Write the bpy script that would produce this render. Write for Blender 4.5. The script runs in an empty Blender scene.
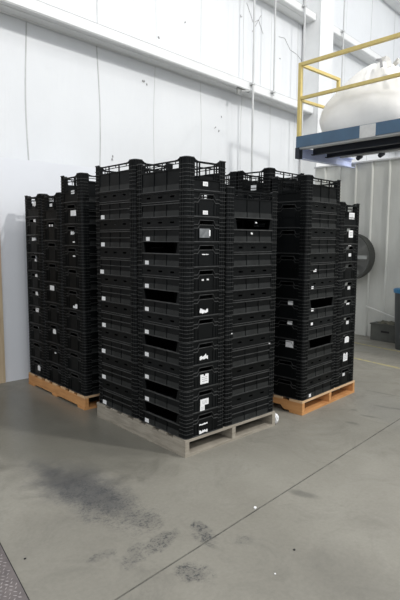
import bpy, bmesh, math, random
from mathutils import Vector, Matrix
random.seed(7)
C = bpy.context.scene.collection
PI = math.pi

# ------------------------------------------------------------------ materials
def new_mat(name, col, rough=.6, metal=0., spec=.5):
    m = bpy.data.materials.new(name); m.use_nodes = True
    b = m.node_tree.nodes['Principled BSDF']
    b.inputs['Base Color'].default_value = (*col, 1)
    b.inputs['Roughness'].default_value = rough
    b.inputs['Metallic'].default_value = metal
    b.inputs['Specular IOR Level'].default_value = spec
    return m
def N(m, t, **k):
    n = m.node_tree.nodes.new(t)
    for a, v in k.items(): setattr(n, a, v)
    return n
def L(m, a, b): m.node_tree.links.new(a, b)
def bsdf(m): return m.node_tree.nodes['Principled BSDF']
def ramp(m, fac, stops):
    r = N(m, 'ShaderNodeValToRGB')
    e = r.color_ramp.elements
    while len(e) < len(stops): e.new(.5)
    for q, (p, c) in zip(e, stops): q.position = p; q.color = (*c, 1)
    L(m, fac, r.inputs[0]); return r.outputs[0]
def noise(m, vec, scale, detail=4, rough=.6, dist=0):
    n = N(m, 'ShaderNodeTexNoise'); n.inputs['Scale'].default_value = scale
    n.inputs['Detail'].default_value = detail; n.inputs['Roughness'].default_value = rough
    n.inputs['Distortion'].default_value = dist
    L(m, vec, n.inputs['Vector']); return n.outputs['Fac']
def mix(m, fac, a, b, mode='MIX'):
    n = N(m, 'ShaderNodeMix', data_type='RGBA', blend_type=mode)
    for s, v in ((n.inputs[0], fac), (n.inputs[6], a), (n.inputs[7], b)):
        if isinstance(v, (int, float)): s.default_value = v
        elif isinstance(v, tuple): s.default_value = (*v, 1)
        else: L(m, v, s)
    return n.outputs[2]
def mth(m, op, a, b=0, c=None):
    n = N(m, 'ShaderNodeMath', operation=op)
    for i, v in enumerate((a, b) if c is None else (a, b, c)):
        if isinstance(v, (int, float)): n.inputs[i].default_value = v
        else: L(m, v, n.inputs[i])
    return n.outputs[0]
def coords(m, kind='Object'):
    return N(m, 'ShaderNodeTexCoord').outputs[kind]
def geo(m): return N(m, 'ShaderNodeNewGeometry').outputs['Position']
def bump(m, h, s=.2, d=.01):
    b = N(m, 'ShaderNodeBump'); b.inputs['Strength'].default_value = s; b.inputs['Distance'].default_value = d
    L(m, h, b.inputs['Height']); L(m, b.outputs[0], bsdf(m).inputs['Normal'])
def mottled(name, c1, c2, scale=6, rough=.6, metal=0, bs=0, stretch=None, spec=.5):
    m = new_mat(name, c1, rough, metal, spec)
    v = coords(m)
    if stretch:
        mp = N(m, 'ShaderNodeMapping'); mp.inputs['Scale'].default_value = stretch; L(m, v, mp.inputs[0]); v = mp.outputs[0]
    f = noise(m, v, scale)
    L(m, ramp(m, f, [(.3, c1), (.7, c2)]), bsdf(m).inputs['Base Color'])
    if bs: bump(m, f, bs)
    return m

BLK = new_mat('black_plastic', (.010, .011, .0115), .42, 0, .12)
oi = N(BLK, 'ShaderNodeObjectInfo'); pos = geo(BLK)
dust = noise(BLK, pos, 9, 5)
base = ramp(BLK, oi.outputs['Random'], [(0, (.002, .0025, .0027)), (1, (.005, .006, .0065))])
L(BLK, mix(BLK, mth(BLK, 'MULTIPLY', dust, .015), base, (.06, .062, .06)), bsdf(BLK).inputs['Base Color'])
L(BLK, ramp(BLK, dust, [(.3, (.33,)*3), (.7, (.55,)*3)]), bsdf(BLK).inputs['Roughness'])
RIM = mottled('scuffed_black_plastic_rim', (.062, .064, .064), (.022, .023, .023), 14, .4, spec=.35)  # ledges and flanges mottled lighter than the crate walls
MIDP = mottled('greyish_black_plastic', (.026, .028, .028), (.012, .013, .013), 9, .45, spec=.2)
PAPER = mottled('white_label_paper', (.88, .88, .88), (.74, .75, .76), 30, .5)
FILM = mottled('clear_film_residue', (.55, .57, .58), (.22, .23, .235), 60, .25)
GREYWOOD = mottled('weathered_grey_wood', (.37, .335, .275), (.23, .205, .165), 5, .85, 0, .3, (1, 1, 9))
NEWWOOD = mottled('orange_pine_wood', (.64, .33, .125), (.47, .215, .075), 4, .75, 0, .2, (1, 1, 9))
PALEWOOD = mottled('pale_pine_wood', (.68, .47, .28), (.54, .36, .20), 4, .75, 0, .2, (1, 1, 9))
STUD = mottled('framing_lumber', (.62, .50, .34), (.50, .38, .25), 3, .8, 0, .1, (9, 9, 1))
BOARD = mottled('white_partition_board', (.78, .80, .84), (.75, .77, .81), 1.5, .45)
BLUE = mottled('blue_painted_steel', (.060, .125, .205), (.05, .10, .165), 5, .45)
BLUEPALE = mottled('pale_blue_painted_steel', (.62, .68, .90), (.52, .58, .80), 3, .35)  # strong light on the end beam painted in as a paler blue
DARKST = mottled('dark_painted_steel', (.012, .016, .026), (.02, .024, .034), 5, .6)
YEL = mottled('yellow_painted_rail', (.64, .51, .19), (.56, .44, .15), 12, .5)
GALV = mottled('galvanised_steel', (.60, .61, .61), (.50, .51, .51), 3, .5, .0)
GIRT = mottled('white_primed_steel', (.80, .81, .81), (.72, .73, .73), 2, .5)
BAGM = mottled('woven_bulk_bag', (.86, .85, .82), (.78, .765, .735), 2.5, .7, 0, .4)
FAN = mottled('grey_fan_metal', (.27, .275, .26), (.21, .215, .205), 6, .55)
FANL = mottled('pale_fan_metal', (.36, .37, .36), (.30, .31, .30), 6, .5)
BIN = mottled('charcoal_bin_plastic', (.035, .04, .042), (.05, .055, .055), 6, .5)
BINB = new_mat('blue_bin_rim', (.02, .16, .33), .45)
TROUGH = mottled('dark_grey_tub', (.10, .103, .092), (.07, .073, .066), 8, .7)
RUBBLE = mottled('brown_grey_scrap', (.16, .15, .11), (.08, .08, .065), 20, .9, 0, .5)
DARKB = mottled('dark_brown_panel', (.16, .12, .085), (.10, .075, .055), 4, .7)
BLACKM = new_mat('black_gap', (.012, .012, .012), .8)

# ------------------------------------------------------------------ helpers
class MB:
    def __init__(s): s.bm = bmesh.new(); s.marks = []
    def mark(s, i): s.marks.append((len(s.bm.faces), i)); return s
    def box(s, x0, x1, y0, y1, z0, z1):
        v = [s.bm.verts.new((x, y, z)) for x in (x0, x1) for y in (y0, y1) for z in (z0, z1)]
        for f in ((0,1,3,2),(4,6,7,5),(0,4,5,1),(2,3,7,6),(0,2,6,4),(1,5,7,3)):
            s.bm.faces.new([v[i] for i in f])
        return s
    def prism(s, pts, ax, a, b):
        """polygon (pairs) extruded along axis ax ('x','y','z') from a to b"""
        def P(p, t):
            return {'x': (t, p[0], p[1]), 'y': (p[0], t, p[1]), 'z': (p[0], p[1], t)}[ax]
        A = [s.bm.verts.new(P(p, a)) for p in pts]; B = [s.bm.verts.new(P(p, b)) for p in pts]
        n = len(pts)
        s.bm.faces.new(A); s.bm.faces.new(B[::-1])
        for i in range(n): s.bm.faces.new((A[i], A[(i+1) % n], B[(i+1) % n], B[i]))
        return s
    def tube(s, p, q, r, n=10, r2=None):
        p, q = Vector(p), Vector(q); d = (q-p).normalized()
        u = d.orthogonal().normalized(); w = d.cross(u); r2 = r if r2 is None else r2
        A = [s.bm.verts.new(p + (u*math.cos(2*PI*i/n) + w*math.sin(2*PI*i/n))*r) for i in range(n)]
        B = [s.bm.verts.new(q + (u*math.cos(2*PI*i/n) + w*math.sin(2*PI*i/n))*r2) for i in range(n)]
        s.bm.faces.new(A[::-1]); s.bm.faces.new(B)
        for i in range(n): s.bm.faces.new((A[i], A[(i+1) % n], B[(i+1) % n], B[i]))
        return s
    def path(s, pts, r, n=8):
        for a, b in zip(pts, pts[1:]): s.tube(a, b, r, n)
        return s
    def lathe(s, prof, n=32, c=(0, 0, 0)):
        rings = []
        for r, z in prof:
            rings.append([s.bm.verts.new((c[0]+r*math.cos(2*PI*i/n), c[1]+r*math.sin(2*PI*i/n), c[2]+z)) for i in range(n)])
        for a, b in zip(rings, rings[1:]):
            for i in range(n): s.bm.faces.new((a[i], a[(i+1) % n], b[(i+1) % n], b[i]))
        return s
    def mesh(s, name, m, smooth=False, bevel=0):
        bmesh.ops.recalc_face_normals(s.bm, faces=s.bm.faces)
        if bevel:
            bmesh.ops.bevel(s.bm, geom=s.bm.edges[:], offset=bevel, segments=2, affect='EDGES', profile=.6, clamp_overlap=True)
        me = bpy.data.meshes.new(name); s.bm.to_mesh(me); s.bm.free()
        me.materials.append(m)
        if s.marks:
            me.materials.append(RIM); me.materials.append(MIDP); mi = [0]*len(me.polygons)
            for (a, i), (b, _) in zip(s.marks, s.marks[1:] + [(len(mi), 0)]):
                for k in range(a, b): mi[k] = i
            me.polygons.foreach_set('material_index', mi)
        if smooth:
            for p in me.polygons: p.use_smooth = True
        return me
def obj(name, mb, m=None, parent=None, **k):
    me = mb.mesh(name, m, **k) if isinstance(mb, MB) else mb
    o = bpy.data.objects.new(name, me); C.objects.link(o)
    if parent: o.parent = parent
    return o
def tag(o, label, cat, group=None):
    o['label'] = label; o['category'] = cat
    if group: o['group'] = group
    return o
def thing(name, label, cat, loc=(0, 0, 0), rz=0, group=None):
    o = bpy.data.objects.new(name, None); o.empty_display_size = .1; C.objects.link(o)
    o.location = loc; o.rotation_euler = (0, 0, rz)
    return tag(o, label, cat, group)
def struct(name, mb, m, parent=None, **k):
    o = obj(name, mb, m, parent, **k); o['kind'] = 'structure'; return o

# ------------------------------------------------------------------ camera
cd = bpy.data.cameras.new('camera'); cam = bpy.data.objects.new('camera', cd); C.objects.link(cam)
r_ = Vector((.740020, -.672567, .004933)); u_ = Vector((.072583, .087150, .993548)); d_ = Vector((.668657, .734887, -.113309))
M = Matrix((( r_.x, u_.x, -d_.x, -2.37267), (r_.y, u_.y, -d_.y, -2.75805), (r_.z, u_.z, -d_.z, 1.57625), (0, 0, 0, 1)))
cam.matrix_world = M
cd.sensor_fit = 'VERTICAL'; cd.sensor_height = 24; cd.lens = 519.73/600*24
cd.clip_start = .05; cd.clip_end = 200
bpy.context.scene.camera = cam

# ------------------------------------------------------------------ floor
WA = .105                                   # the building is turned 6 degrees from the pallets
WD = Vector((math.cos(WA), math.sin(WA), 0)); WN = Vector((-math.sin(WA), math.cos(WA), 0)); W0 = Vector((0, 3.2, 0))
fl = new_mat('concrete_floor', (.3, .3, .28), .5)
p = geo(fl)
n1 = noise(fl, p, .7, 5, .6, .3); n2 = noise(fl, p, 5, 6, .7); n3 = noise(fl, p, 45, 3, .7)
col = ramp(fl, n1, [(.32, (.172, .163, .138)), (.5, (.222, .211, .178)), (.68, (.272, .260, .222))])
col = mix(fl, mth(fl, 'MULTIPLY', n2, .35), col, (.30, .287, .25))
n2b = noise(fl, p, 2.3, 6, .7, 1.2)
col = mix(fl, ramp(fl, n2b, [(.52, (0,)*3), (.72, (.35,)*3)]), col, (.115, .111, .094))
sx = N(fl, 'ShaderNodeSeparateXYZ'); L(fl, p, sx.inputs[0]); X, Y = sx.outputs[0], sx.outputs[1]
def blob(cx, cy, rx, ry, ang=0):
    ca, sa = math.cos(ang), math.sin(ang)
    dx = mth(fl, 'SUBTRACT', X, cx); dy = mth(fl, 'SUBTRACT', Y, cy)
    a = mth(fl, 'ADD', mth(fl, 'MULTIPLY', dx, ca/rx), mth(fl, 'MULTIPLY', dy, sa/rx))
    b = mth(fl, 'ADD', mth(fl, 'MULTIPLY', dx, -sa/ry), mth(fl, 'MULTIPLY', dy, ca/ry))
    r = mth(fl, 'SQRT', mth(fl, 'ADD', mth(fl, 'MULTIPLY', a, a), mth(fl, 'MULTIPLY', b, b)))
    return mth(fl, 'SUBTRACT', 1.0, r)
# darker greenish, smoother area beside the left pallets
wet = mth(fl, 'ADD', blob(-.35, 1.2, 1.0, 1.5, .1), mth(fl, 'MULTIPLY', mth(fl, 'SUBTRACT', n2b, .5), 1.2))
wetm = ramp(fl, wet, [(.05, (0,)*3), (.35, (1,)*3)])
col = mix(fl, mth(fl, 'MULTIPLY', wetm, .38), col, (.100, .098, .080))
# scuffed dark stain
speck = ramp(fl, noise(fl, p, 26, 6, .8), [(.47, (0,)*3), (.56, (1,)*3)])
speck = ramp(fl, mth(fl, 'ADD', mth(fl, 'MULTIPLY', noise(fl, p, 70, 5, .8), .6), mth(fl, 'MULTIPLY', noise(fl, p, 16, 4, .8), .4)), [(.49, (0,)*3), (.57, (1,)*3)])
n4 = noise(fl, p, 13, 5, .75, .8)
def stain(args, k, c, lo=.05, hi=.6):
    global col
    a = mth(fl, 'ADD', blob(*args), mth(fl, 'MULTIPLY', mth(fl, 'SUBTRACT', n2, .5), 1.3))
    a = ramp(fl, a, [(lo, (0,)*3), (hi, (1,)*3)])
    col = mix(fl, mth(fl, 'MULTIPLY', a, k), col, c)
    return a
stain((-.79, .16, .30, .60, .05), .55, (.085, .086, .088))
stain((-.80, .05, .17, .62, .12), .5, (.06, .062, .066))
a1 = stain((-.79, -.10, .26, .62, .1), .0, (.05, .05, .055))
col = mix(fl, mth(fl, 'MULTIPLY', mth(fl, 'MULTIPLY', a1, speck), .75), col, (.05, .053, .058))
for bl, kk in (((-.57, -.81, .07, .16, -.35), .95), ((-.80, -.72, .20, .07, .3), .9), ((-.96, -.72, .14, .06, .6), .7), ((-.83, -1.03, .09, .12, .4), .95), ((-.72, -.50, .10, .14, 0), .6), ((-1.08, -.62, .10, .05, 0), .6), ((-.45, -1.0, .08, .05, 0), .5)):
    a2 = mth(fl, 'ADD', blob(*bl), mth(fl, 'MULTIPLY', mth(fl, 'SUBTRACT', n4, .5), 3.6))
    a2 = ramp(fl, a2, [(.0, (0,)*3), (.5, (1,)*3)])
    near = ramp(fl, blob(*bl), [(0, (0,)*3), (.25, (1,)*3)])
    sp = mth(fl, 'ADD', mth(fl, 'MULTIPLY', speck, .75), .25)
    col = mix(fl, mth(fl, 'MULTIPLY', mth(fl, 'MULTIPLY', mth(fl, 'MULTIPLY', a2, near), sp), kk), col, (.045, .047, .05))
for bl in ((1.57, -.40, .035, .09, .2), (1.84, -.42, .03, .10, .3), (2.19, -.35, .035, .12, .2), (2.24, -.50, .03, .09, .2), (1.90, -.23, .04, .05, 0), (2.6, -.1, .02, .3, .15), (1.2, -1.1, .12, .03, .6), (.6, -1.45, .1, .03, .4), (.2, -.9, .05, .12, .3)):
    stain(bl, .5, (.085, .085, .075))
# faint large worn areas
stain((.7, -1.3, .9, .5, .4), .16, (.34, .32, .28))
stain((1.6, -1.6, .5, .7, .2), .22, (.13, .13, .13))
stain((2.2, -.35, .8, .35, .9), .28, (.14, .142, .135))
stain((-.3, -1.5, .3, .25, .9), .25, (.12, .115, .10))
fine = ramp(fl, n3, [(.3, (.90,)*3), (.7, (1.04,)*3)])
col = mix(fl, 1.0, col, fine, 'MULTIPLY')
L(fl, col, bsdf(fl).inputs['Base Color'])
rg = ramp(fl, n2b, [(.3, (.38,)*3), (.7, (.62,)*3)])
L(fl, mix(fl, wetm, rg, (.30, .30, .30)), bsdf(fl).inputs['Roughness'])
bump(fl, n3, .08, .004)
# two slabs either side of the sawn joint, joint running parallel to the wall
J0 = Vector((-1.213, -.937, 0)); JD = Vector((1.773+1.213, -.653+.937, 0)).normalized(); JN = Vector((-JD.y, JD.x, 0))
def slab(name, t0, t1):
    mb = MB()
    a, b = J0 + JD*-14 + JN*t0, J0 + JD*22 + JN*t0
    c, d = J0 + JD*22 + JN*t1, J0 + JD*-14 + JN*t1
    mb.prism([(q.x, q.y) for q in (a, b, c, d)], 'z', -.15, 0)
    return struct(name, mb, fl)
mb = MB()
for t0, t1 in ((-14, -.005), (.005, 14)):
    a, b, c, d = (J0 + JD*-14 + JN*t0, J0 + JD*22 + JN*t0, J0 + JD*22 + JN*t1, J0 + JD*-14 + JN*t1)
    mb.prism([(q.x, q.y) for q in (a, b, c, d)], 'z', -.15, 0)
floor = struct('floor', mb, fl)
filler = mottled('dirty_joint_filler', (.035, .034, .03), (.16, .155, .135), 14, .9)
mb = MB(); a, b, c, d = (J0 + JD*-14 + JN*-.006, J0 + JD*22 + JN*-.006, J0 + JD*22 + JN*.006, J0 + JD*-14 + JN*.006)
mb.prism([(q.x, q.y) for q in (a, b, c, d)], 'z', -.14, -.003)
jf = obj('joint_filler', mb, filler, floor)

# worn yellow floor lines
yl = mottled('worn_yellow_floor_paint', (.50, .42, .14), (.27, .26, .22), 18, .7)
def line(name, a, b, w):
    a, b = Vector((*a, 0)), Vector((*b, 0)); d = (b-a).normalized(); n = Vector((-d.y, d.x, 0))*w/2
    struct(name, MB().prism([(q.x, q.y) for q in (a-n, b-n, b+n, a+n)], 'z', .0003, .0013), yl)
line('trim_1', (4.98, 2.8), (4.60, -.2), .05)
line('trim_2', (3.87, 1.1), (3.66, -.6), .05)

# ------------------------------------------------------------------ back wall
wm = new_mat('white_insulation_facing', (.8, .8, .8), .5)
tc = coords(wm)
f1 = noise(wm, tc, .8, 4); f2 = noise(wm, tc, 7, 5, .7)
c_ = ramp(wm, f1, [(.3, (.70, .718, .738)), (.7, (.75, .768, .785))])
c_ = mix(wm, ramp(wm, f2, [(.55, (0,)*3), (.85, (.3,)*3)]), c_, (.66, .67, .68))
L(wm, c_, bsdf(wm).inputs['Base Color'])
mpw = N(wm, 'ShaderNodeMapping'); mpw.inputs['Scale'].default_value = (1, 1, .2); L(wm, tc, mpw.inputs[0])
bump(wm, noise(wm, mpw.outputs[0], 2.2, 4, .6, .6), .6, .03)
wall = bpy.data.objects.new('wall_back', MB().box(-6, 15, 0, .2, 0, 11).mesh('wall_back', wm)); C.objects.link(wall)
wall.location = W0; wall.rotation_euler = (0, 0, WA); wall['kind'] = 'structure'
seam = mottled('grey_facing_seam', (.42, .43, .43), (.60, .61, .61), 3, .7)
lightseam = mottled('pale_facing_seam', (.60, .61, .61), (.68, .69, .69), 3, .7)
def seam_strip(u, z0, z1, w=.012, amp=.02, m=seam):
    mb = MB(); n = 24; L_ = []
    ph = u*3
    for i in range(n+1):
        z = z0 + (z1-z0)*i/n; x = u + amp*math.sin(z*1.3+ph) + amp*.5*math.sin(z*3.1+ph)
        L_.append((x, z))
    for (x0, za), (x1, zb) in zip(L_, L_[1:]):
        v = [mb.bm.verts.new(q) for q in ((x0-w/2, -.004, za), (x0+w/2, -.004, za), (x1+w/2, -.004, zb), (x1-w/2, -.004, zb),
                                        (x0-w/2, .001, za), (x0+w/2, .001, za), (x1+w/2, .001, zb), (x1-w/2, .001, zb))]
        for f in ((0,1,2,3), (1,5,6,2), (0,3,7,4)): mb.bm.faces.new([v[k] for k in f])
    return obj('facing_seam', mb, m, wall)
for u, w_, m_ in ((-.9, .012, seam), (.36, .016, seam), (1.37, .016, seam), (2.39, .010, lightseam), (3.37, .012, lightseam), (4.45, .014, lightseam),
              (5.3, .012, lightseam), (6.2, .012, lightseam), (8.2, .014, lightseam), (9.5, .016, seam), (10.9, .016, seam), (12.4, .016, seam)):
    seam_strip(u, 0, 4.06, w_, .022, m_); seam_strip(u+.02, 4.3, 5.79, w_, .012, m_); seam_strip(u+.01, 6.03, 7.45, w_, .012, m_)
# small tears and scuffs in the facing
scuff = mottled('grey_scuffed_tear', (.20, .20, .20), (.42, .42, .42), 30, .8)
def tear(u, z, s, seed):
    rn = random.Random(seed); mb = MB()
    for k in range(3):
        cu, cz = u + rn.uniform(-s, s)*.6, z + rn.uniform(-s, s)*.5
        pts = []
        for i in range(7):
            a = 2*PI*i/7; r = s*rn.uniform(.15, .55)
            pts.append((cu + r*math.cos(a)*rn.uniform(.4, 1.2), cz + r*math.sin(a)))
        mb.prism(pts, 'y', -.006-k*.001, -.001)
    obj('facing_tear', mb, scuff, wall)
for i, (u, z, s) in enumerate(((2.16, 3.79, .06), (2.24, 3.77, .04), (2.46, 4.46, .05), (3.02, 4.84, .04), (3.74, 3.42, .04), (3.84, 3.38, .04),
                               (5.6, 4.97, .04), (1.59, 2.68, .07), (4.4, 5.35, .05), (2.1, 5.0, .05), (3.9, 3.62, .035))):
    tear(u, z, s*.62, i)
def crack(pts):
    mb = MB()
    for (a, b), (c, d) in zip(pts, pts[1:]): mb.tube((a, -.003, b), (c, -.003, d), .004, 6)
    obj('facing_crease', mb, scuff, wall)
crack([(4.55, 5.62), (4.75, 5.35), (4.9, 5.45), (5.05, 5.25)])
crack([(5.55, 5.35), (5.75, 5.38), (5.95, 5.22), (6.2, 5.2), (6.4, 5.12)])
crack([(4.72, 5.2), (4.98, 5.55)])

# girts: steel C sections along the wall, cut at the column
def girt(u0, u1, z, loc_label, d=.31, h=.12):
    g = thing('wall_girt', loc_label, 'girt', W0, WA, 'steel girts along the white wall')
    t = .012
    prof = [(-d, z), (-.0005, z), (-.0005, z+t), (-d+t, z+t), (-d+t, z+h-t), (-.07, z+h-t), (-.07, z+h), (-d, z+h)]
    obj('channel', MB().prism(prof, 'x', u0, u1), GIRT, g)
    obj('flange_lip', MB().box(u0, u1, -.30, -.285, z-.010, z-.0005).box(u0, u1, -.20, -.19, z-.008, z-.0005).box(u0, u1, -.03, -.015, z-.012, z-.0005), GIRT, g)
    obj('insulation_edge', MB().box(u0, u1, -.312, -.30, z+h+.0005, z+h+.006), seam, g)
    return g
girt(-6, 6.355, 4.07, 'lowest white steel girt crossing the wall left of the column')
girt(6.93, 14, 4.07, 'lowest steel girt right of the column behind the bulk bag')
girt(-6, 6.355, 5.80, 'second steel girt up, left of the column at the top edge')
girt(6.93, 14, 5.80, 'second steel girt up, right of the column above yellow rail')
girt(6.93, 14, 7.48, 'highest steel girt in the upper right corner')
g = girt(-6, 6.355, 7.48, 'highest steel girt left of the column')
col_ = thing('steel_column', 'white steel column standing against the back wall behind the yellow railing', 'column', W0, WA)
obj('front_flange', MB().box(6.36, 6.88, -.41, -.395, 0, 10.5), GIRT, col_)
obj('side_plate', MB().box(6.37, 6.385, -.3949, -.02, 0, 10.5), GIRT, col_)
obj('side_plate', MB().box(6.855, 6.87, -.3949, -.02, 0, 10.5), GIRT, col_)
obj('base_plate', MB().box(6.30, 6.94, -.48, -.001, 0.0, .02), GIRT, col_)

def conduit(u, off, z0, z1, r, lab):
    c = thing('conduit_pipe', lab, 'conduit', W0, WA, 'thin vertical conduits on the white wall')
    obj('pipe', MB().tube((u, off, z0), (u, off, z1), r, 8), GALV, c)
    for z in (4.15, 5.88):
        if z0 < z < z1: obj('strap', MB().box(u-.04, u+.04, off-r-.004, -.3125, z, z+.03), GALV, c)
conduit(4.29, -.355, .3, 9, .017, 'leftmost thin grey conduit running down the white wall')
conduit(4.90, -.355, 4.10, 9, .016, 'short middle conduit ending at the lowest girt')
conduit(5.87, -.355, .3, 9, .018, 'thin conduit beside the yellow railing corner post')
conduit(7.41, -.355, .3, 9, .015, 'thin conduit right of the white steel column')
br = thing('girt_bracket', 'small dark bracket under the lowest girt beside the leftmost conduit', 'bracket', W0, WA)
obj('brace', MB().prism([(3.98, 4.068), (4.30, 4.068), (4.30, 4.04), (4.06, 4.04), (4.02, 3.96), (3.98, 3.96)], 'y', -.27, -.25), FAN, br)
obj('clip', MB().tube((4.1, -.26, 4.03), (4.25, -.30, 4.055), .012, 6), GALV, br)

# far right wall behind the corrugated partition
rw = struct('wall_right', MB().box(0, .2, -12, 7, 0, 11), wm); rw.location = (11.5, 0, 0); rw.rotation_euler = (0, 0, WA*.5)

# ------------------------------------------------------------------ corrugated partition at right
cm = new_mat('grey_ribbed_metal', (.3, .3, .29), .5)
pc = coords(cm)
mp = N(cm, 'ShaderNodeMapping'); mp.inputs['Scale'].default_value = (1, 1, .25); L(cm, pc, mp.inputs[0])
cn = noise(cm, mp.outputs[0], 3, 5, .65)
cc = ramp(cm, cn, [(.3, (.54, .545, .51)), (.7, (.68, .685, .64))])
L(cm, cc, bsdf(cm).inputs['Base Color'])
mb = MB(); y = 2.86; pts = []
while y > -4.5:
    pts += [(5.50, y), (5.50, y-.19), (5.475, y-.205), (5.475, y-.225), (5.50, y-.24)]
    y -= .30
pts2 = pts + [(5.56, pts[-1][1]), (5.56, 2.86)]
corr = struct('wall_partition', mb.prism(pts2, 'z', 0, 2.86), cm)
struct('trim_3', MB().box(5.465, 5.57, -4.6, 2.87, 2.861, 2.885), GALV)

# ------------------------------------------------------------------ gypsum partition at left
pt = struct('wall_left', MB().box(-.175, 1.25, 2.87, 2.93, 0, 2.45), BOARD)
pt['kind'] = 'structure'
wf = thing('wood_stud_frame', 'tan wooden stud frame at the left edge of the white partition', 'wood frame', (-.2, 2.9, 0))
obj('stud', MB().box(-.045, .024, -.045, .075, 0, 2.44), STUD, wf)
obj('top_plate', MB().box(-1.4, -.046, -.02, .07, 2.30, 2.34), STUD, wf)
obj('stud', MB().box(-1.44, -1.4005, -.02, .07, 0, 2.44), STUD, wf)
obj('dark_panel', MB().box(-1.4, -.046, .03, .05, 0.0, 2.25), DARKB, wf)
obj('bottom_plate', MB().box(-1.4, -.046, -.02, .028, 0, .12), GALV, wf)

# ------------------------------------------------------------------ pallets
def make_pallet(name, label, loc, rz, wood, topwood, notched, group=None):
    """stringers run along local y (1.219), deck boards along local x (1.016)"""
    t = thing(name, label, 'pallet', loc, rz, group)
    W_, L_ = 1.016, 1.219; bt = .019; H = .1295
    for x in (0.0, W_/2-.019, W_-.038):
        z0, z1 = (bt if notched else 0), H-bt
        if notched == 2: pr = [(0, z0), (L_, z0), (L_, z1), (0, z1)]
        elif notched:
            pr = [(0, z0), (.20, z0), (.235, z0+.035), (.40, z0+.035), (.435, z0), (.785, z0), (.82, z0+.035), (.985, z0+.035), (1.02, z0), (L_, z0), (L_, z1), (0, z1)]
        else:
            pr = [(0, z0), (L_, z0), (L_, z1), (0, z1)]
        obj('stringer', MB().prism(pr, 'x', x, x+.038), wood, t)
    n = 7; ws = [.14] + [.09]*5 + [.14]; gap = (L_-sum(ws))/6; y = 0; rn = random.Random(len(label))
    for w in ws:
        dx = rn.uniform(-.006, .004)
        obj('deck_board', MB().box(dx, W_+rn.uniform(-.004, .006), y, y+w, H-bt+.0002, H), topwood, t)
        y += w+gap
    for y0, w in ((0.0, .14), (.56, .1), (L_-.14, .14)) if notched else ((0.0, .14), (.30, .09), (.56, .1), (.82, .09), (L_-.14, .14)):
        if notched: obj('bottom_board', MB().box(-.003, W_+.003, y0, y0+w, 0, bt-.0002), wood, t)
        else:
            for xa, xb in ((.0381, W_/2-.0191), (W_/2+.0191, W_-.0381)): obj('bottom_board', MB().box(xa, xb, y0, y0+w, 0, bt), wood, t)
    return t
make_pallet('pallet', 'weathered grey wooden pallet under the nearest stacks of black crates', (0, 0, 0), 0, GREYWOOD, GREYWOOD, False)
make_pallet('pallet', 'orange pine pallet at left, in front of the white partition', (0, 1.43, 0), 0, NEWWOOD, PALEWOOD, 2)
RA = math.radians(4.7); R0 = (1.40, 0.0)
make_pallet('pallet', 'orange pine pallet at right under the far right crate stacks', (R0[0], R0[1], 0), RA, NEWWOOD, PALEWOOD, True)

# ------------------------------------------------------------------ crates
NEST = .049
def arc_profile(i, t, leg=.075, r=.024):
    """L-shaped corner section measured inward from the crate corner: outer inset i, thickness t"""
    out = [(leg, i)]
    for k in range(5):
        a = PI/2*k/4
        out.append((i + r - r*math.sin(a), i + r - r*math.cos(a)))
    out.append((i, leg))
    ri = max(r-t, .004); j = i+t
    inn = [(j, leg)]
    for k in range(5):
        a = PI/2*(4-k)/4
        inn.append((j + ri - ri*math.sin(a), j + ri - ri*math.cos(a)))
    inn.append((leg, j))
    return out + inn
def post_mesh(P, top):
    mb = MB()
    mb.prism(arc_profile(.004, .010), 'z', .0003, P-.0008)
    if top: mb.prism(arc_profile(.004, .0065), 'z', P-.0007, P+NEST-.002)
    zs = [.003, .034, .064]
    k = 4 if P < .2 else 5
    for i in range(1, k): zs.append(.064 + (P-.072)*i/k)
    zs += [P-.006]
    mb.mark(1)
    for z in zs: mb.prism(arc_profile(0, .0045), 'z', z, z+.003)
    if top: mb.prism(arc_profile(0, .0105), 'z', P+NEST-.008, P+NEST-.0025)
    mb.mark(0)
    for q in (.030, .055):
        mb.box(q, q+.0035, .0005, .0042, .006, (P+NEST-.006 if top else P-.006)); mb.box(.0005, .0042, q, q+.0035, .006, (P+NEST-.006 if top else P-.006))
    me = mb.mesh('corner_post', BLK)
    return me
def flip(me, sx, sy):
    m2 = me.copy(); m2.transform(Matrix.Diagonal((sx, sy, 1, 1)))
    if sx*sy < 0: m2.flip_normals()
    return m2
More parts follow.
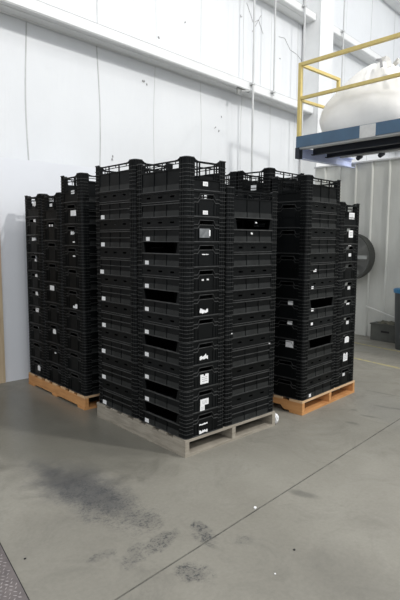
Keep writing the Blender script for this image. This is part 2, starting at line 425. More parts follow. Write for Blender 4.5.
def long_wall(P, typ):
    O = -.2; mb = MB(); a, b = -.2245, .2245
    zp = P*.5 if P < .2 else P*.56
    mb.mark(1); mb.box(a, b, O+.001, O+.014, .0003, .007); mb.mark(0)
    if typ == 'lattice': zp = P-.036
    mb.box(a, b, O+.008, O+.012, .0071, zp)
    for k in range(4):
        x = a + (b-a-.006)*k/3
        mb.box(x, x+.006, O+.003, O+.0079, .0072, zp-.0002)
    mb.mark(2)
    for k in range(3):
        x = a + (b-a-.006)*k/3
        mb.box(x+.0085, x+(b-a-.006)/3-.0025, O+.005, O+.0079, .0072, .045)
    mb.mark(0)
    if P > .19 and typ != 'lattice':
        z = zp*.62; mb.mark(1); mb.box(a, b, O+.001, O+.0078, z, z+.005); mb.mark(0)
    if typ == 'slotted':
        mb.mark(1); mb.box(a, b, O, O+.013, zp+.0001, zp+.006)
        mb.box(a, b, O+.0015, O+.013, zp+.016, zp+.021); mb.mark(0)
        mb.box(a, b, O+.007, O+.011, zp+.0061, zp+.0159)
        zc = P-.038; h = .0065; y0, y1 = O+.006, O+.010
        mb.box(a, b, y0, y1, zp+.0211, zc-h); mb.box(a, b, y0, y1, zc+h, P-.0121)
        xs = [a]
        for c in (-.14, 0, .14): xs += [c-.022, c+.022]
        xs += [b]
        for i in range(0, 8, 2): mb.box(xs[i], xs[i+1], y0, y1, zc-h, zc+h)
        mb.box(a, b, O, O+.014, P-.012, P-.0016)
    elif typ == 'open':
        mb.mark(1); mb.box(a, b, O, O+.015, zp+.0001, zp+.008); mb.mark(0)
        for s in (-1, 1):
            mb.prism([(s*.2245, zp+.0081), (s*.185, zp+.0081), (s*.205, P-.0016), (s*.2245, P-.0016)], 'y', O+.004, O+.014)
    else:
        rt = P+.028
        mb.box(a, b, O, O+.014, zp+.0001, zp+.007)
        mb.prism([(a, rt+.014), (a+.02, rt+.003), (a+.05, rt), (b-.05, rt), (b-.02, rt+.003), (b, rt+.014), (b, rt-.010), (a, rt-.010)], 'y', O+.001, O+.013)
        for k in range(4):
            x = a + (b-a-.008)*k/3; mb.box(x, x+.008, O+.002, O+.012, zp+.0071, rt-.0101)
        zm = zp+.036
        mb.box(a, b, O+.003, O+.010, zm, zm+.005)
        for k in range(3):
            x = a + (b-a)*(k+.66)/3
            mb.box(x, x+.004, O+.004, O+.010, zm+.0051, rt-.0101)
    return mb.mesh('side_wall', BLK)
def end_wall(P, typ):
    O = -.3; mb = MB(); a, b = -.1245, .1245          # polygons in (y, z), wall at x = -.3
    zt = P-.0016
    def bx(y0, y1, z0, z1, d0, d1): mb.box(O+d0, O+d1, y0, y1, z0, z1)
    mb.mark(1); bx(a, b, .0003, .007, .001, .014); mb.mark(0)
    if typ == 'lattice':
        zp = P*.42; rt = P+.022
        bx(a, b, .0071, zp, .008, .012)
        bx(a, b, zp+.0001, zp+.006, 0, .013)
        mb.prism([(a, rt+.02), (a+.02, rt+.006), (a+.04, rt), (b-.04, rt), (b-.02, rt+.006), (b, rt+.02), (b, rt-.012), (a, rt-.012)], 'x', O+.001, O+.014)
        for y in (a, -.098, -.075, .069, .092, b-.006): bx(y, y+.006, zp+.0061, rt-.0121, .002, .012)
        zm = rt-.045; bx(a, b, zm, zm+.006, .004, .0119)
        bx(-.0689, .0689, zp+.0061, zp+.028, .008, .011)
        for z in (zp+.02, zp+.045, zp+.07):
            if z < zm-.006: bx(a, -.0751, z, z+.004, .005, .011); bx(.0751, b, z, z+.004, .005, .011)
        bx(-.03, -.026, zp+.0281, zm-.0001, .006, .011)
    else:
        h0, h1 = P-.052, P-.026
        bx(a, b, .0071, h0, .008, .012)
        bx(a, -.062, h0+.0001, h1, .008, .012); bx(.062, b, h0+.0001, h1, .008, .012)
        bx(a, b, h1+.0001, P-.0115, .008, .012)
        bx(a, b, P-.0114, zt, 0, .014)
        def arch(z, s, dep):
            w1, w2, t = .066, .084, .0045
            up = [(a, z), (-w2, z), (-w1, z+s), (w1, z+s), (w2, z), (b, z)]
            mb.prism(up + [(q[0], q[1]+t) for q in up[::-1]], 'x', O+dep, O+.0079)
        mb.mark(1); arch(h0-.004, .032, .0); arch(h0-.030, .024, .002); mb.mark(0)
        for y in (-.076, .073): bx(y, y+.003, .009, h0-.036, .004, .0079)
        bx(-.0729, .0729, .009, .012, .004, .0079)
        for y in (-.108, .104): bx(y, y+.004, .0075, h0-.036, .004, .0079)
        if P > .19: bx(a, b, P*.42, P*.42+.004, .003, .0079) if P > .22 else None
    return mb.mesh('end_wall', BLK)
def base_mesh():
    mb = MB().box(-.285, .285, -.182, .182, .004, .010)
    for k in range(7): x = -.24+.08*k; mb.box(x, x+.006, -.18, .18, .0101, .015)
    for k in range(4): y = -.12+.08*k; mb.box(-.28, .28, y, y+.006, .0151, .018)
    return mb.mesh('base_tray', BLK)
BASE = base_mesh()
SRC = {}
def parts_for(P, typ):
    key = (P, typ)
    if key not in SRC:
        pm = post_mesh(P, typ == 'top')
        if typ == 'top': lw1 = lw2 = long_wall(P, 'lattice'); ew = end_wall(P, 'lattice')
        else: lw1 = long_wall(P, 'slotted'); lw2 = long_wall(P, 'open'); ew = end_wall(P, 'handle')
        lst = [('base_tray', BASE, 0, None)]
        lst.append(('side_wall', lw1, 0, None)); lst.append(('side_wall', lw2, PI, None))
        lst.append(('end_wall', ew, 0, None)); lst.append(('end_wall', ew, PI, None))
        for sx in (-1, 1):
            for sy in (-1, 1):
                pmm = pm.copy(); pmm.transform(Matrix.Translation((-.3, -.2, 0)))
                lst.append(('corner_post', flip(pmm, -sx, -sy), 0, None))
        SRC[key] = lst
    return SRC[key]
PROTO = {}
def crate(P, typ):
    """first of a kind is built part by part, later ones are obj.copy() of it and of each part"""
    key = (P, typ)
    if key not in PROTO:
        r = bpy.data.objects.new('plastic_crate', None); r.empty_display_size = .1; C.objects.link(r)
        for n, me, rz, _ in parts_for(P, typ):
            o = obj(n, me, None, r); o.rotation_euler = (0, 0, rz)
        PROTO[key] = r; return r
    src = PROTO[key]
    r = src.copy(); C.objects.link(r)
    for ch in [c for c in src.children if c.name.split('.')[0] not in ('paper_label', 'film_scrap')]:
        c = ch.copy(); C.objects.link(c); c.parent = r
    return r

CL = {'S': .18, 'M': .205, 'T': .23}
GAP = .0006
STACKS = {
 # name: (pallet origin, pallet angle, centre x, centre y, long axis, list bottom->top of (class, pitch), wording, group)
 'S1': ((0, 0), 0, .207, .305, 'y', [('S', .1794)]*9 + [('S', .184), ('S', .192)], 'the nearest stack, front corner of grey pallet', 'crates in the nearest stack'),
 'S2': ((0, 0), 0, .207, .912, 'y', [('T', .2307)]*8 + [('S', .145)], 'the left stack on the grey pallet', 'crates in the left stack of the grey pallet'),
 'S3': ((0, 0), 0, .711, .205, 'x', [('T', .23)]*3 + [('S', .186)]*5 + [('S', .18)], 'the right stack on the grey pallet', 'crates in the right stack of the grey pallet'),
 'S4': ((0, 0), 0, .713, .609, 'x', [('S', .18)]*9, 'the hidden middle stack on grey pallet', 'crates in the hidden middle stack of the grey pallet'),
 'S5': ((0, 0), 0, .713, 1.012, 'x', [('S', .18)]*9, 'the hidden rear stack on grey pallet', 'crates in the hidden rear stack of the grey pallet'),
 'L1': ((0, 1.43), 0, .305, .203, 'x', [('M', .199)]*9 + [('M', .199)], 'the tallest stack on left orange pallet', 'crates in the tallest stack of the left pallet'),
 'L2': ((0, 1.43), 0, .305, .607, 'x', [('M', .2056)]*9, 'the middle stack on left orange pallet', 'crates in the middle stack of the left pallet'),
 'L3': ((0, 1.43), 0, .305, 1.012, 'x', [('S', .187)]*10, 'the leftmost stack, beside the white partition', 'crates in the leftmost stack'),
 'L4': ((0, 1.43), 0, .812, .305, 'y', [('S', .18)]*9, 'hidden front stack on left orange pallet', 'crates in the hidden front stack of the left pallet'),
 'L5': ((0, 1.43), 0, .812, .912, 'y', [('S', .18)]*9, 'hidden rear stack on left orange pallet', 'crates in the hidden rear stack of the left pallet'),
 'R1': (R0, RA, .305, .205, 'x', [('S', .184)]*6 + [('T', .23)]*3 + [('S', .18)], 'the nearest stack on right orange pallet', 'crates in the nearest stack of the right pallet'),
 'R2': (R0, RA, .305, .609, 'x', [('T', .23)]*9, 'the middle stack on right orange pallet', 'crates in the middle stack of the right pallet'),
 'R3': (R0, RA, .305, 1.012, 'x', [('T', .23)]*9, 'the rear stack on right orange pallet', 'crates in the rear stack of the right pallet'),
 'R4': (R0, RA, .811, .305, 'y', [('S', .1775)]*10, 'the end stack on right orange pallet', 'crates in the end stack of the right pallet'),
 'R5': (R0, RA, .811, .912, 'y', [('S', .18)]*9, 'the hidden end stack on right orange pallet', 'crates in the hidden end stack of the right pallet'),
}
# which crates (index from the bottom) show their open side to the camera
OPEN = {'S1': {7, 5, 3, 1, 0}, 'S2': set(), 'S3': {7}, 'R1': {4, 2}, 'R4': set()}
STICK = [
    ('S1','F',[(0.189, 1.978, 0.058, 0.035, 'q'), (0.191, 1.777, 0.058, 0.032, 'q'), (0.236, 1.632, 0.016, 0.05, 'q'), (0.194, 1.478, 0.079, 0.01, 't'), (0.17, 1.294, 0.024, 0.018, 't'), (0.22, 1.296, 0.025, 0.019, 't'), (0.182, 1.067, 0.1, 0.052, 't'), (0.185, 0.724, 0.1, 0.053, 't'), (0.192, 0.557, 0.101, 0.084, 'n'), (0.193, 0.381, 0.102, 0.054, 'q'), (0.172, 0.332, 0.055, 0.047, 'q'), (0.184, 0.213, 0.102, 0.019, 't'), (0.184, 0.156, 0.103, 0.035, 't')]),
    ('S1','L',[(0.451, 1.587, 0.057, 0.034, 'q'), (0.466, 1.405, 0.057, 0.034, 'q'), (0.468, 1.228, 0.059, 0.035, 'q'), (0.47, 1.05, 0.059, 0.035, 'q'), (0.472, 0.869, 0.059, 0.035, 'q'), (0.474, 0.687, 0.059, 0.036, 'q'), (0.476, 0.51, 0.059, 0.036, 'q'), (0.478, 0.327, 0.06, 0.036, 'q'), (0.48, 0.156, 0.06, 0.037, 'q')]),
    ('S2','L',[(1.088, 1.768, 0.066, 0.038, 'q'), (1.09, 1.541, 0.067, 0.038, 'q'), (1.113, 1.3, 0.068, 0.039, 'q'), (1.094, 1.074, 0.068, 0.039, 'q'), (1.095, 0.847, 0.069, 0.04, 'q'), (1.107, 0.613, 0.069, 0.04, 'q'), (1.109, 0.38, 0.069, 0.04, 'q'), (1.105, 0.157, 0.069, 0.041, 'q')]),
    ('S3','F',[(0.739, 1.72, 0.024, 0.016, 't'), (0.689, 1.635, 0.026, 0.023, 't'), (0.478, 0.864, 0.017, 0.012, 't'), (0.93, 0.725, 0.02, 0.022, 't')]),
    ('L1','L',[(0.14, 2.01, 0.074, 0.036, 'q'), (0.149, 1.822, 0.12, 0.058, 'q'), (0.185, 1.641, 0.066, 0.046, 't'), (0.101, 1.64, 0.037, 0.027, 't'), (0.133, 1.559, 0.046, 0.014, 'q'), (0.13, 0.963, 0.093, 0.046, 'e'), (0.157, 1.43, 0.056, 0.019, 't')]),
    ('L2','L',[(0.593, 1.914, 0.063, 0.033, 'q'), (0.632, 1.718, 0.032, 0.024, 'q'), (0.579, 1.717, 0.032, 0.024, 'q'), (0.616, 1.102, 0.108, 0.055, 'q'), (0.592, 0.666, 0.076, 0.056, 'o'), (0.583, 0.449, 0.043, 0.021, 't')]),
    ('L3','L',[(0.954, 1.942, 0.093, 0.071, 't'), (0.958, 1.776, 0.066, 0.031, 'q'), (1.003, 1.586, 0.095, 0.051, 't'), (0.947, 1.206, 0.061, 0.031, 'q'), (0.929, 1.019, 0.07, 0.042, 'q'), (0.93, 0.847, 0.09, 0.053, 'q'), (0.93, 0.222, 0.071, 0.066, 'o'), (0.971, 1.369, 0.047, 0.042, 't')]),
    ('R1','L',[(0.16, 1.018, 0.064, 0.041, 'q'), (0.154, 0.835, 0.064, 0.037, 'q'), (0.16, 0.649, 0.102, 0.083, 'q')]),
    ('R1','F',[(0.161, 1.314, 0.061, 0.029, 'e'), (0.127, 1.158, 0.041, 0.033, 'q'), (0.135, 0.957, 0.049, 0.031, 'q'), (0.135, 0.828, 0.042, 0.028, 'q'), (0.136, 0.158, 0.043, 0.034, 'q')]),
    ('R4','F',[(0.829, 1.826, 0.136, 0.073, 'q'), (0.822, 1.65, 0.105, 0.083, 'q'), (0.809, 1.542, 0.067, 0.02, 't'), (0.817, 1.443, 0.063, 0.035, 'q'), (0.822, 1.114, 0.064, 0.036, 'q'), (0.813, 0.958, 0.074, 0.03, 't'), (0.818, 0.765, 0.064, 0.036, 'q'), (0.821, 0.591, 0.107, 0.073, 'o'), (0.803, 0.413, 0.107, 0.094, 'n'), (0.78, 0.236, 0.056, 0.032, 'q')]),
    ('R2','L',[(0.60, 2.075, 0.076, 0.055, 'q')]),
]
ORD = ['top', 'second', 'third', 'fourth', 'fifth', 'sixth', 'seventh', 'eighth', 'ninth', 'tenth', 'eleventh']
NUMW = ['bottom', 'second lowest', 'third lowest', 'fourth lowest']
BUILT = {}
for sn, (org, ang, cx, cy, ax, lst, words, group) in STACKS.items():
    z = .1297 + GAP; n = len(lst); ca, sa = math.cos(ang), math.sin(ang)
    BUILT[sn] = []
    for i, (cl, P) in enumerate(lst):
        top = i == n-1
        r = crate(CL[cl], 'top' if top else 'mid')
        r.name = 'plastic_crate'
        # rotation that shows the slotted (-y) or the open (+y) side
        op = i in OPEN.get(sn, set())
        if ax == 'y': rot = PI/2 if op else -PI/2
        else: rot = PI if op else 0
        jx, jy = random.uniform(-.0008, .0008), random.uniform(-.0008, .0008)
        r.location = (org[0] + (cx+jx)*ca - (cy+jy)*sa, org[1] + (cx+jx)*sa + (cy+jy)*ca, z)
        r.rotation_euler = (0, 0, ang + rot)
        s = (P-GAP)/CL[cl] if not top else 1
        r.scale = (1, 1, s)
        k = n-1-i
        lab = f"black plastic crate, {'topmost' if k == 0 else 'bottom one' if i == 0 else ORD[k] + ' from top'} of {words}"
        tag(r, lab, 'crate', group)
        BUILT[sn].append((z, z + P, r, rot, cx, cy, ax, s))
        z += P
def sticker_mesh(w, h, shape, seed):
    rn = random.Random(seed); t = .0012
    mb = MB()
    if shape == 'q': pts = [(-w/2, -h/2), (w/2, -h/2), (w/2, h/2), (-w/2, h/2)]
    elif shape == 'n': pts = [(-w/2, -h/2), (w/2, -h/2), (w/2, h/2), (w*.12, h/2), (w*.1, h*.32), (-w*.08, h*.32), (-w*.1, h/2), (-w/2, h/2)]
    elif shape == 'o': pts = [(-w/2, -h/2), (w/2, -h/2), (w/2, h*.25), (w*.25, h/2), (-w*.25, h/2), (-w/2, h*.25)]
    elif shape == 'e': pts = [(-w/2, -h/2), (w/2, -h/2), (w/2, h*.1), (w*.15, -h*.05), (-w*.1, h/2), (-w/2, h/2)]
    else:
        n = 12; up = []; dn = []
        for i in range(n+1):
            x = -w/2 + w*i/n
            up.append((x, h/2*rn.uniform(.1, 1))); dn.append((x, -h/2*rn.uniform(.45, 1)))
        pts = dn + up[::-1]
    mb.prism(pts, 'x', 0, t)                   # lies in local y-z
    return mb
ink = new_mat('grey_label_print', (.22, .22, .23), .6)
sid = 0
for sn, face, items in STICK:
    for (u, z, w, h, shape) in items:
        sid += 1
        best = min(BUILT[sn], key=lambda b: 0 if b[0]+.012 <= z < b[1]+.012 else min(abs(b[0]+.012-z), abs(b[1]+.012-z))+1)
        z0, z1, r, rot, cx, cy, ax, s = best
        if sn in ('L1', 'L2', 'L3', 'R2') or (sn == 'R1' and face == 'L'):
            u = max(min(u, cy+.045), cy-.045)
        if sn in ('S1', 'R4') and face == 'F': u = max(min(u, cx+.05), cx-.05)
        w *= .82; h = min(h*.86, .11)
        zl = (z-z0)
        zl = min(max(zl, .008+h/2), (z1-z0)-h/2-.003)
        me = sticker_mesh(w, h, shape, sid)
        # position in pallet frame relative to crate centre, on its recessed panel
        # .0035 behind the outermost ledges, clear of the ribs
        inset = .0016
        if face == 'F':
            half = .2 if ax == 'x' else .3
            p_ = Vector((u-cx, -(half-inset), 0)); a_ = PI/2
        else:
            half = .3 if ax == 'x' else .2
            p_ = Vector((-(half-inset), u-cy, 0)); a_ = 0
        q_ = Matrix.Rotation(-rot, 3, 'Z') @ p_
        o = obj('paper_label' if shape != 't' else 'film_scrap', me, PAPER if shape != 't' else PAPER, r)
        o.location = (q_.x, q_.y, zl/s); o.rotation_euler = (0, 0, a_-rot + random.uniform(0, 0)); o.scale = (1, 1, 1/s)
        o['label'] = 'white paper label' if shape != 't' else 'torn white label remnant'
        if shape in 'qn' and w > .045 and face == 'F':
            li = MB()
            for kk in range(3): li.box(-.0006, -.0001, -w*.35, w*.30, h*(.16-.2*kk), h*(.20-.2*kk))
            obj('print', li, ink, o)

# clear document film in the pocket of the third crate from the top
b3 = BUILT['S1'][8]
mb = MB().box(0, .0008, -.05, .05, -.035, .03)
o = obj('document_film', mb, mottled('smoky_clear_film', (.10, .105, .11), (.20, .21, .215), 25, .2), b3[2])
o.location = Matrix.Rotation(-b3[3], 3, 'Z') @ Vector((-.02, -(.3-.0025), .068)); o.rotation_euler = (0, 0, PI/2-b3[3])

# plastic scrap on pallet corner
mb = MB(); rn = random.Random(3)
bmesh.ops.create_icosphere(mb.bm, subdivisions=3, radius=.045)
for v in mb.bm.verts:
    k = rn.uniform(.75, 1.15); v.co = Vector((v.co.x*.55*k, v.co.y*.8*k, v.co.z*1.1*k))
scr = obj('plastic_film_scrap', mb, PAPER, smooth=False); scr.location = (1.048, .03, .052)
tag(scr, 'crumpled white plastic film caught on the grey pallet\'s right corner', 'plastic scrap')

def crumb(name, x, y, r, m, lab, cat, seed):
    mb = MB(); rn = random.Random(seed)
    bmesh.ops.create_icosphere(mb.bm, subdivisions=2, radius=r)
    for v in mb.bm.verts:
        k = rn.uniform(.7, 1.25); v.co = Vector((v.co.x*k, v.co.y*k, max(v.co.z*.5*k, -r*.3)))
    o = obj(name, mb, m); o.location = (x, y, r*.3); tag(o, lab, cat)
crumb('paper_crumb', -.156, -.816, .010, PAPER, 'tiny white crumb lying on the floor joint', 'debris', 1)
crumb('paper_crumb', -.547, -1.292, .005, PAPER, 'tiny white crumb on open concrete below the joint, near bottom', 'debris', 2)
crumb('dark_pebble', -1.382, -.386, .006, BLACKM, 'small dark pebble on the floor near the diamond plate', 'debris', 3)
crumb('dark_pebble', -.323, -1.233, .007, BLACKM, 'small dark pebble on open concrete below the joint', 'debris', 4)
# ------------------------------------------------------------------ blue mezzanine platform with yellow railing
PX, PY = 3.97, 2.126
plat = thing('mezzanine_platform', 'blue steel platform above the grey ribbed partition wall', 'platform', (0, 0, 0))
def channel(x, y0, y1, z0, z1, face, m, name, t=.012, fl_=.06):
    """C channel along y, web at x, flanges towards +x (face=1) or -x"""
    s = face
    pr = [(x, z0), (x+s*fl_, z0), (x+s*fl_, z0+t), (x+s*t, z0+t), (x+s*t, z1-t), (x+s*fl_, z1-t), (x+s*fl_, z1), (x, z1)]
    return obj(name, MB().prism(pr, 'y', y0, y1), m, plat)
channel(PX, -3.5, PY, 2.945, 3.105, 1, BLUE, 'fascia_beam')
obj('fascia_lower_angle', MB().box(PX+.02, PX+.14, -3.5, PY-.05, 2.925, 2.9448), GALV, plat)
# end beam running back from the corner
pr = [(PY-.012, 2.80), (PY, 2.80), (PY, 2.943), (PY-.012, 2.943)]
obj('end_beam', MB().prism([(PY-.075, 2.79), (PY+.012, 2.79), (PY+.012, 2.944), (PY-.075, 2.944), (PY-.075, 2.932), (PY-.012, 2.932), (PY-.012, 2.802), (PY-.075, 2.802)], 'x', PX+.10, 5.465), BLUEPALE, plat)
obj('end_post', MB().box(PX, PX+.03, PY-.05, PY+.012, 2.79, 2.9445).box(PX+.05, PX+.095, PY-.05, PY+.012, 2.79, 2.924), DARKST, plat)
for x in (4.30, 4.66): channel(x, -3.5, PY-.08, 2.86, 3.02, -1, DARKST, 'joist')
obj('deck', MB().box(PX+.062, 5.0, -3.5, PY, 3.045, 3.075), DARKST, plat)
obj('rear_beam', MB().box(5.005, 5.06, -3.5, PY-.08, 2.90, 3.07), GIRT, plat)
obj('support_leg', MB().box(PX, PX+.1, -3.45, -3.35, 0, 2.944).box(PX-.05, PX+.15, -3.5, -3.3, 0, .012), BLUE, plat)
for y in (1.72, 1.35): obj('bolt', MB().tube((5.0, y, 2.86), (5.08, y-.01, 2.90), .035, 12), DARKST, plat)
obj('notice_sheet', MB().box(PX-.004, PX-.0005,   .85, 1.08, 2.935, 3.10), mottled('pale_sheet', (.62, .62, .60), (.52, .52, .51), 12, .7), plat)
rail = thing('safety_railing', 'yellow steel safety railing along the edge of the blue platform', 'railing', (0, 0, 0))
def sq(p, q, w, name):
    p, q = Vector(p), Vector(q); d = (q-p).normalized()
    up = Vector((0, 0, 1)) if abs(d.z) < .9 else Vector((0, 1, 0))
    s = d.cross(up).normalized()*w/2; t = s.cross(d).normalized()*w/2
    mb = MB(); v = []
    for b in (p, q):
        for k in ((-1,-1),(1,-1),(1,1),(-1,1)): v.append(mb.bm.verts.new(b + s*k[0] + t*k[1]))
    for f in ((0,1,2,3),(7,6,5,4),(0,4,5,1),(1,5,6,2),(2,6,7,3),(3,7,4,0)): mb.bm.faces.new([v[i] for i in f])
    return obj(name, mb, YEL, rail, bevel=.004)
zt, zm = 4.12, 3.645
sq((PX+.03, PY-.03, 3.106), (PX+.03, PY-.03, zt+.025), .052, 'post')
sq((PX+.03, PY-.057, zt), (PX+.03, -3.5, zt), .05, 'top_rail')
sq((PX+.03, PY-.057, zm), (PX+.03, -3.5, zm), .045, 'mid_rail')
sq((PX+.03, -.6, 3.106), (PX+.03, -.6, zm-.03), .05, 'post')
sq((PX+.057, PY-.03, zt), (4.97, PY-.03, zt-.01), .045, 'end_top_rail')
sq((PX+.057, PY-.03, zm-.02), (4.97, PY-.03, zm-.02), .04, 'end_mid_rail')
sq((4.975, PY-.03, 3.08), (4.975, PY-.03, zt+.01), .048, 'post')

# bulk bag
mb = MB(); nn = 48; nz = 18
prof = [(0, 1.0), (.10, 1.06), (.25, 1.08), (.40, 1.03), (.52, .95), (.64, .84), (.74, .70), (.84, .52), (.92, .36), (.97, .22), (1.0, .10)]
def pw(t):
    for (a, wa), (b, wb) in zip(prof, prof[1:]):
        if t <= b: return wa + (wb-wa)*(t-a)/(b-a)
    return prof[-1][1]
rings = []
for j in range(nz+1):
    t = j/nz; z = t*.97; w = .44*pw(t); e = 3.4 - 1.2*t
    ring = []
    for i in range(nn):
        a = 2*PI*i/nn; c, s_ = math.cos(a), math.sin(a)
        rr = 1/((abs(c)**e+abs(s_)**e)**(1/e))
        k = w*rr*(1 + .022*math.sin(5*a+9*t) + .018*math.sin(11*a-t*9) + .012*math.sin(23*a+t*14))
        zz = z + (.02*math.sin(3*a+1) + .02*math.sin(7*a))*min(1, t*2)*(1-t*.5)
        ring.append(mb.bm.verts.new((k*c, k*s_*1.62, zz if j else 0)))
    rings.append(ring)
for a, b in zip(rings, rings[1:]):
    for i in range(nn): mb.bm.faces.new((a[i], a[(i+1) % nn], b[(i+1) % nn], b[i]))
mb.bm.faces.new(rings[0][::-1])
cv = mb.bm.verts.new((0, 0, .98))
for i in range(nn): mb.bm.faces.new((rings[-1][i], rings[-1][(i+1) % nn], cv))
bag = thing('bulk_bag', 'large white woven bulk bag sitting on the blue platform', 'bag', (4.58, 1.22, 3.0765))
obj('bag_body', mb, BAGM, bag, smooth=True)
def strap(pts, w=.05, m=None):
    mb = MB()
    for a, b in zip(pts, pts[1:]):
        a, b = Vector(a), Vector(b); d = (b-a).normalized(); s = d.cross(Vector((1, .3, 0))).normalized()*w/2; n = s.cross(d).normalized()*.004
        v = [mb.bm.verts.new(q) for q in (a-s-n, a+s-n, a+s+n, a-s+n, b-s-n, b+s-n, b+s+n, b-s+n)]
        for f in ((0,1,2,3),(7,6,5,4),(0,4,5,1),(1,5,6,2),(2,6,7,3),(3,7,4,0)): mb.bm.faces.new([v[i] for i in f])
    return obj('lifting_loop', mb, m or BAGM, bag)
GREYS = mottled('grey_strap', (.22, .22, .23), (.4, .4, .4), 20, .7)
strap([(-.18, -.16, .95), (-.26, -.28, .93), (-.34, -.36, .86), (-.38, -.40, .76)], .06)
strap([(-.20, -.10, .96), (-.33, -.24, .90), (-.40, -.30, .78)], .035, GREYS)
strap([(-.30, -.42, .80), (-.33, -.50, .84), (-.38, -.58, .76), (-.40, -.60, .66)], .06)
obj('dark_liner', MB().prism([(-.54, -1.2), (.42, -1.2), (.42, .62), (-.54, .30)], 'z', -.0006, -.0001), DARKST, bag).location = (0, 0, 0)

# ------------------------------------------------------------------ fan in front of the ribbed wall
fan = thing('industrial_fan', 'round grey drum fan mounted on the ribbed wall', 'fan', (5.26, 1.93, 1.33), 0)
fan.rotation_euler = (0, -PI/2, 0)
R = .37
obj('shroud', MB().lathe([(R, -.10), (R, .03), (R, .08), (R+.015, .085), (R+.015, .075), (R+.006, .07), (R+.006, -.10), (R, -.10)], 48), TROUGH, fan, smooth=True)
obj('back_plate', MB().lathe([(.0005, -.10), (R-.002, -.10), (R-.002, -.092), (.0005, -.092)], 48), FAN, fan)
mb = MB()
for k in range(9):
    r0 = .05+k*(R-.06)/8
    pts = [(r0*math.cos(2*PI*i/40), r0*math.sin(2*PI*i/40), .082) for i in range(41)]
    mb.path(pts, .0022, 5)
for k in range(12):
    a = 2*PI*k/12; mb.tube((.05*math.cos(a), .05*math.sin(a), .086), (R*math.cos(a), R*math.sin(a), .086), .0025, 5)
obj('wire_guard', mb, FAN, fan)
obj('motor', MB().lathe([(.0005, -.08), (.075, -.08), (.08, .03), (.05, .06), (.0005, .06)], 24), FANL, fan, smooth=True)
for k in range(4):
    a = PI/2*k+.3; mb = MB()
    pts = []
    for (r0, w0, z0) in ((.078, -.25, -.02), (.33, -.33, -.05), (.345, .15, .0), (.33, .33, .04), (.078, .3, .02)):
        pts.append(Vector((r0*math.cos(a+w0), r0*math.sin(a+w0), z0)))
    A = [mb.bm.verts.new(q) for q in pts]; B = [mb.bm.verts.new(q+Vector((0, 0, .003))) for q in pts]
    mb.bm.faces.new(A[::-1]); mb.bm.faces.new(B)
    for i in range(5): mb.bm.faces.new((A[i], A[(i+1) % 5], B[(i+1) % 5], B[i]))
    obj('blade', mb, FAN, fan)
obj('cross_bracket', MB().box(-.035, .025, -R+.03, R-.01, .0875, .093), FANL, fan)
obj('wall_arm', MB().box(-.03, .03, -.03, .03, -.213, -.101), FAN, fan)

# ------------------------------------------------------------------ tub, pole and bin by the ribbed wall
tub = thing('scrap_tub', 'low dark grey tub full of scrap at the foot of the ribbed wall', 'tub', (5.25, 1.52, 0))
def open_box(x0, x1, y0, y1, z0, z1, t):
    return MB().box(x0, x1, y0, y1, z0, z0+t).box(x0, x0+t, y0, y1, z0+t, z1).box(x1-t, x1, y0, y1, z0+t, z1).box(x0+t, x1-t, y0, y0+t, z0+t, z1).box(x0+t, x1-t, y1-t, y1, z0+t, z1)
obj('tub_body', open_box(0, .20, -.50, 0, 0, .255, .012), TROUGH, tub)
obj('rim', open_box(-.012, .212, -.512, .012, .2551, .275, .02), TROUGH, tub)
obj('handle_slot', MB().box(-.003, -.0003, -.32, -.18, .14, .17), BLACKM, tub)
mb = MB(); rn = random.Random(5)
bmesh.ops.create_icosphere(mb.bm, subdivisions=3, radius=1)
for v in mb.bm.verts:
    k = rn.uniform(.8, 1.15); v.co = Vector((.10+v.co.x*.078*min(k, 1.03), -.25+v.co.y*.205*min(k, 1.05), .25+v.co.z*.075*k))
ct = obj('scrap_pile', mb, RUBBLE, tub)
pole = obj('leaning_pole', MB().tube((5.17, 1.02, .40), (5.40, 1.70, .517), .011, 8), new_mat('white_pole', (.66, .66, .63), .5))
pole.data.transform(Matrix.Identity(4))
tag(pole, 'thin white pole slanting above the scrap tub towards the bin', 'pole')
bn = thing('waste_bin', 'dark grey waste bin with a bright blue rim at right edge', 'bin', (4.98, .77, 0))
obj('bin_body', MB().lathe([(.0005, 0), (.165, 0), (.19, .45), (.205, .84), (.19, .84), (.15, .02), (.0005, .02)], 28), BIN, bn, smooth=False)
obj('blue_rim', MB().lathe([(.206, .835), (.222, .835), (.226, .885), (.20, .895), (.0005, .90), (.0005, .88), (.206, .865), (.206, .835)], 28), BINB, bn, smooth=False)

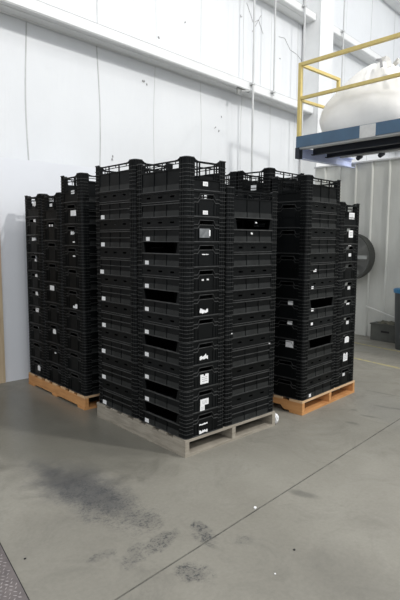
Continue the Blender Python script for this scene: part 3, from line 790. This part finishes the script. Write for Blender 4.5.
# ------------------------------------------------------------------ diamond plate at lower left
dp = mottled('worn_diamond_plate', (.20, .175, .17), (.13, .115, .115), 12, .45, .3)
dl = mottled('bright_diamond_lug', (.55, .51, .50), (.30, .27, .27), 9, .35, .4)
plate = thing('diamond_plate', 'steel diamond tread plate set in the floor at bottom left', 'floor plate', (0, 0, 0))
ex = lambda y: -1.428 + (y+.185)*(.070/.496)
obj('plate', MB().prism([(ex(.35), .35), (ex(-1.4), -1.4), (-2.6, -1.4), (-2.6, .35)], 'z', .0005, .006), dp, plate)
mb = MB()
for i in range(60):
    for j in range(44):
        y = -1.15 + i*.024; x = -1.40 - j*.024 + (.0 if (i % 2) else .012)
        if x > ex(y)-.016 or x < -2.1: continue
        a = (PI/4 if (i+j) % 2 else -PI/4); c, s = math.cos(a), math.sin(a); l, w = .0105, .0032
        v = [mb.bm.verts.new((x+p*c-q*s, y+p*s+q*c, z)) for p, q, z in ((-l, 0, .0061), (0, -w, .0061), (l, 0, .0061), (0, w, .0061), (-l*.5, 0, .0078), (l*.5, 0, .0078))]
        for f in ((0,1,5,4), (1,2,5), (2,3,4,5), (3,0,4)): mb.bm.faces.new([v[k] for k in f])
lg = obj('tread_lugs', mb, dl, plate); lg['kind'] = 'stuff'
obj('edge_seal', MB().prism([(ex(.35)+.001, .35), (ex(-1.4)+.001, -1.4), (ex(-1.4)+.005, -1.4), (ex(.35)+.005, .35)], 'z', .0005, .004), BLACKM, plate)

# ------------------------------------------------------------------ light
def lamp(loc, size, power, col=(1, .98, .95), target=None):
    ld = bpy.data.lights.new('high_bay_lamp', 'AREA'); ld.shape = 'DISK'; ld.size = size; ld.energy = power; ld.color = col
    o = bpy.data.objects.new('high_bay_lamp', ld); C.objects.link(o); o.location = loc
    if target: o.rotation_euler = (Vector(target)-Vector(loc)).to_track_quat('-Z', 'Y').to_euler()
    return o
lamp((3.4, -6.5, 9.2), .6, 560, target=(2.0, 1.5, 0))
lamp((-3.5, -7.5, 9.2), .7, 190, target=(-1, -1, 0))
lamp((9.0, -8.0, 9.2), .7, 160, target=(7, 0, 0))
lamp((2.5, -2.2, 9.4), .7, 90, target=(2.3, -1, 0))
lamp((9.6, -3.0, 9.2), .7, 150, target=(8.5, 0, 0))
w = bpy.data.worlds.new('world'); bpy.context.scene.world = w; w.use_nodes = True
w.node_tree.nodes['Background'].inputs[0].default_value = (.93, .96, 1.0, 1)
w.node_tree.nodes['Background'].inputs[1].default_value = 1.0
vs = bpy.context.scene.view_settings
vs.view_transform = 'Standard'; vs.look = 'None'; vs.gamma = 1; vs.use_curve_mapping = False; vs.exposure = 0
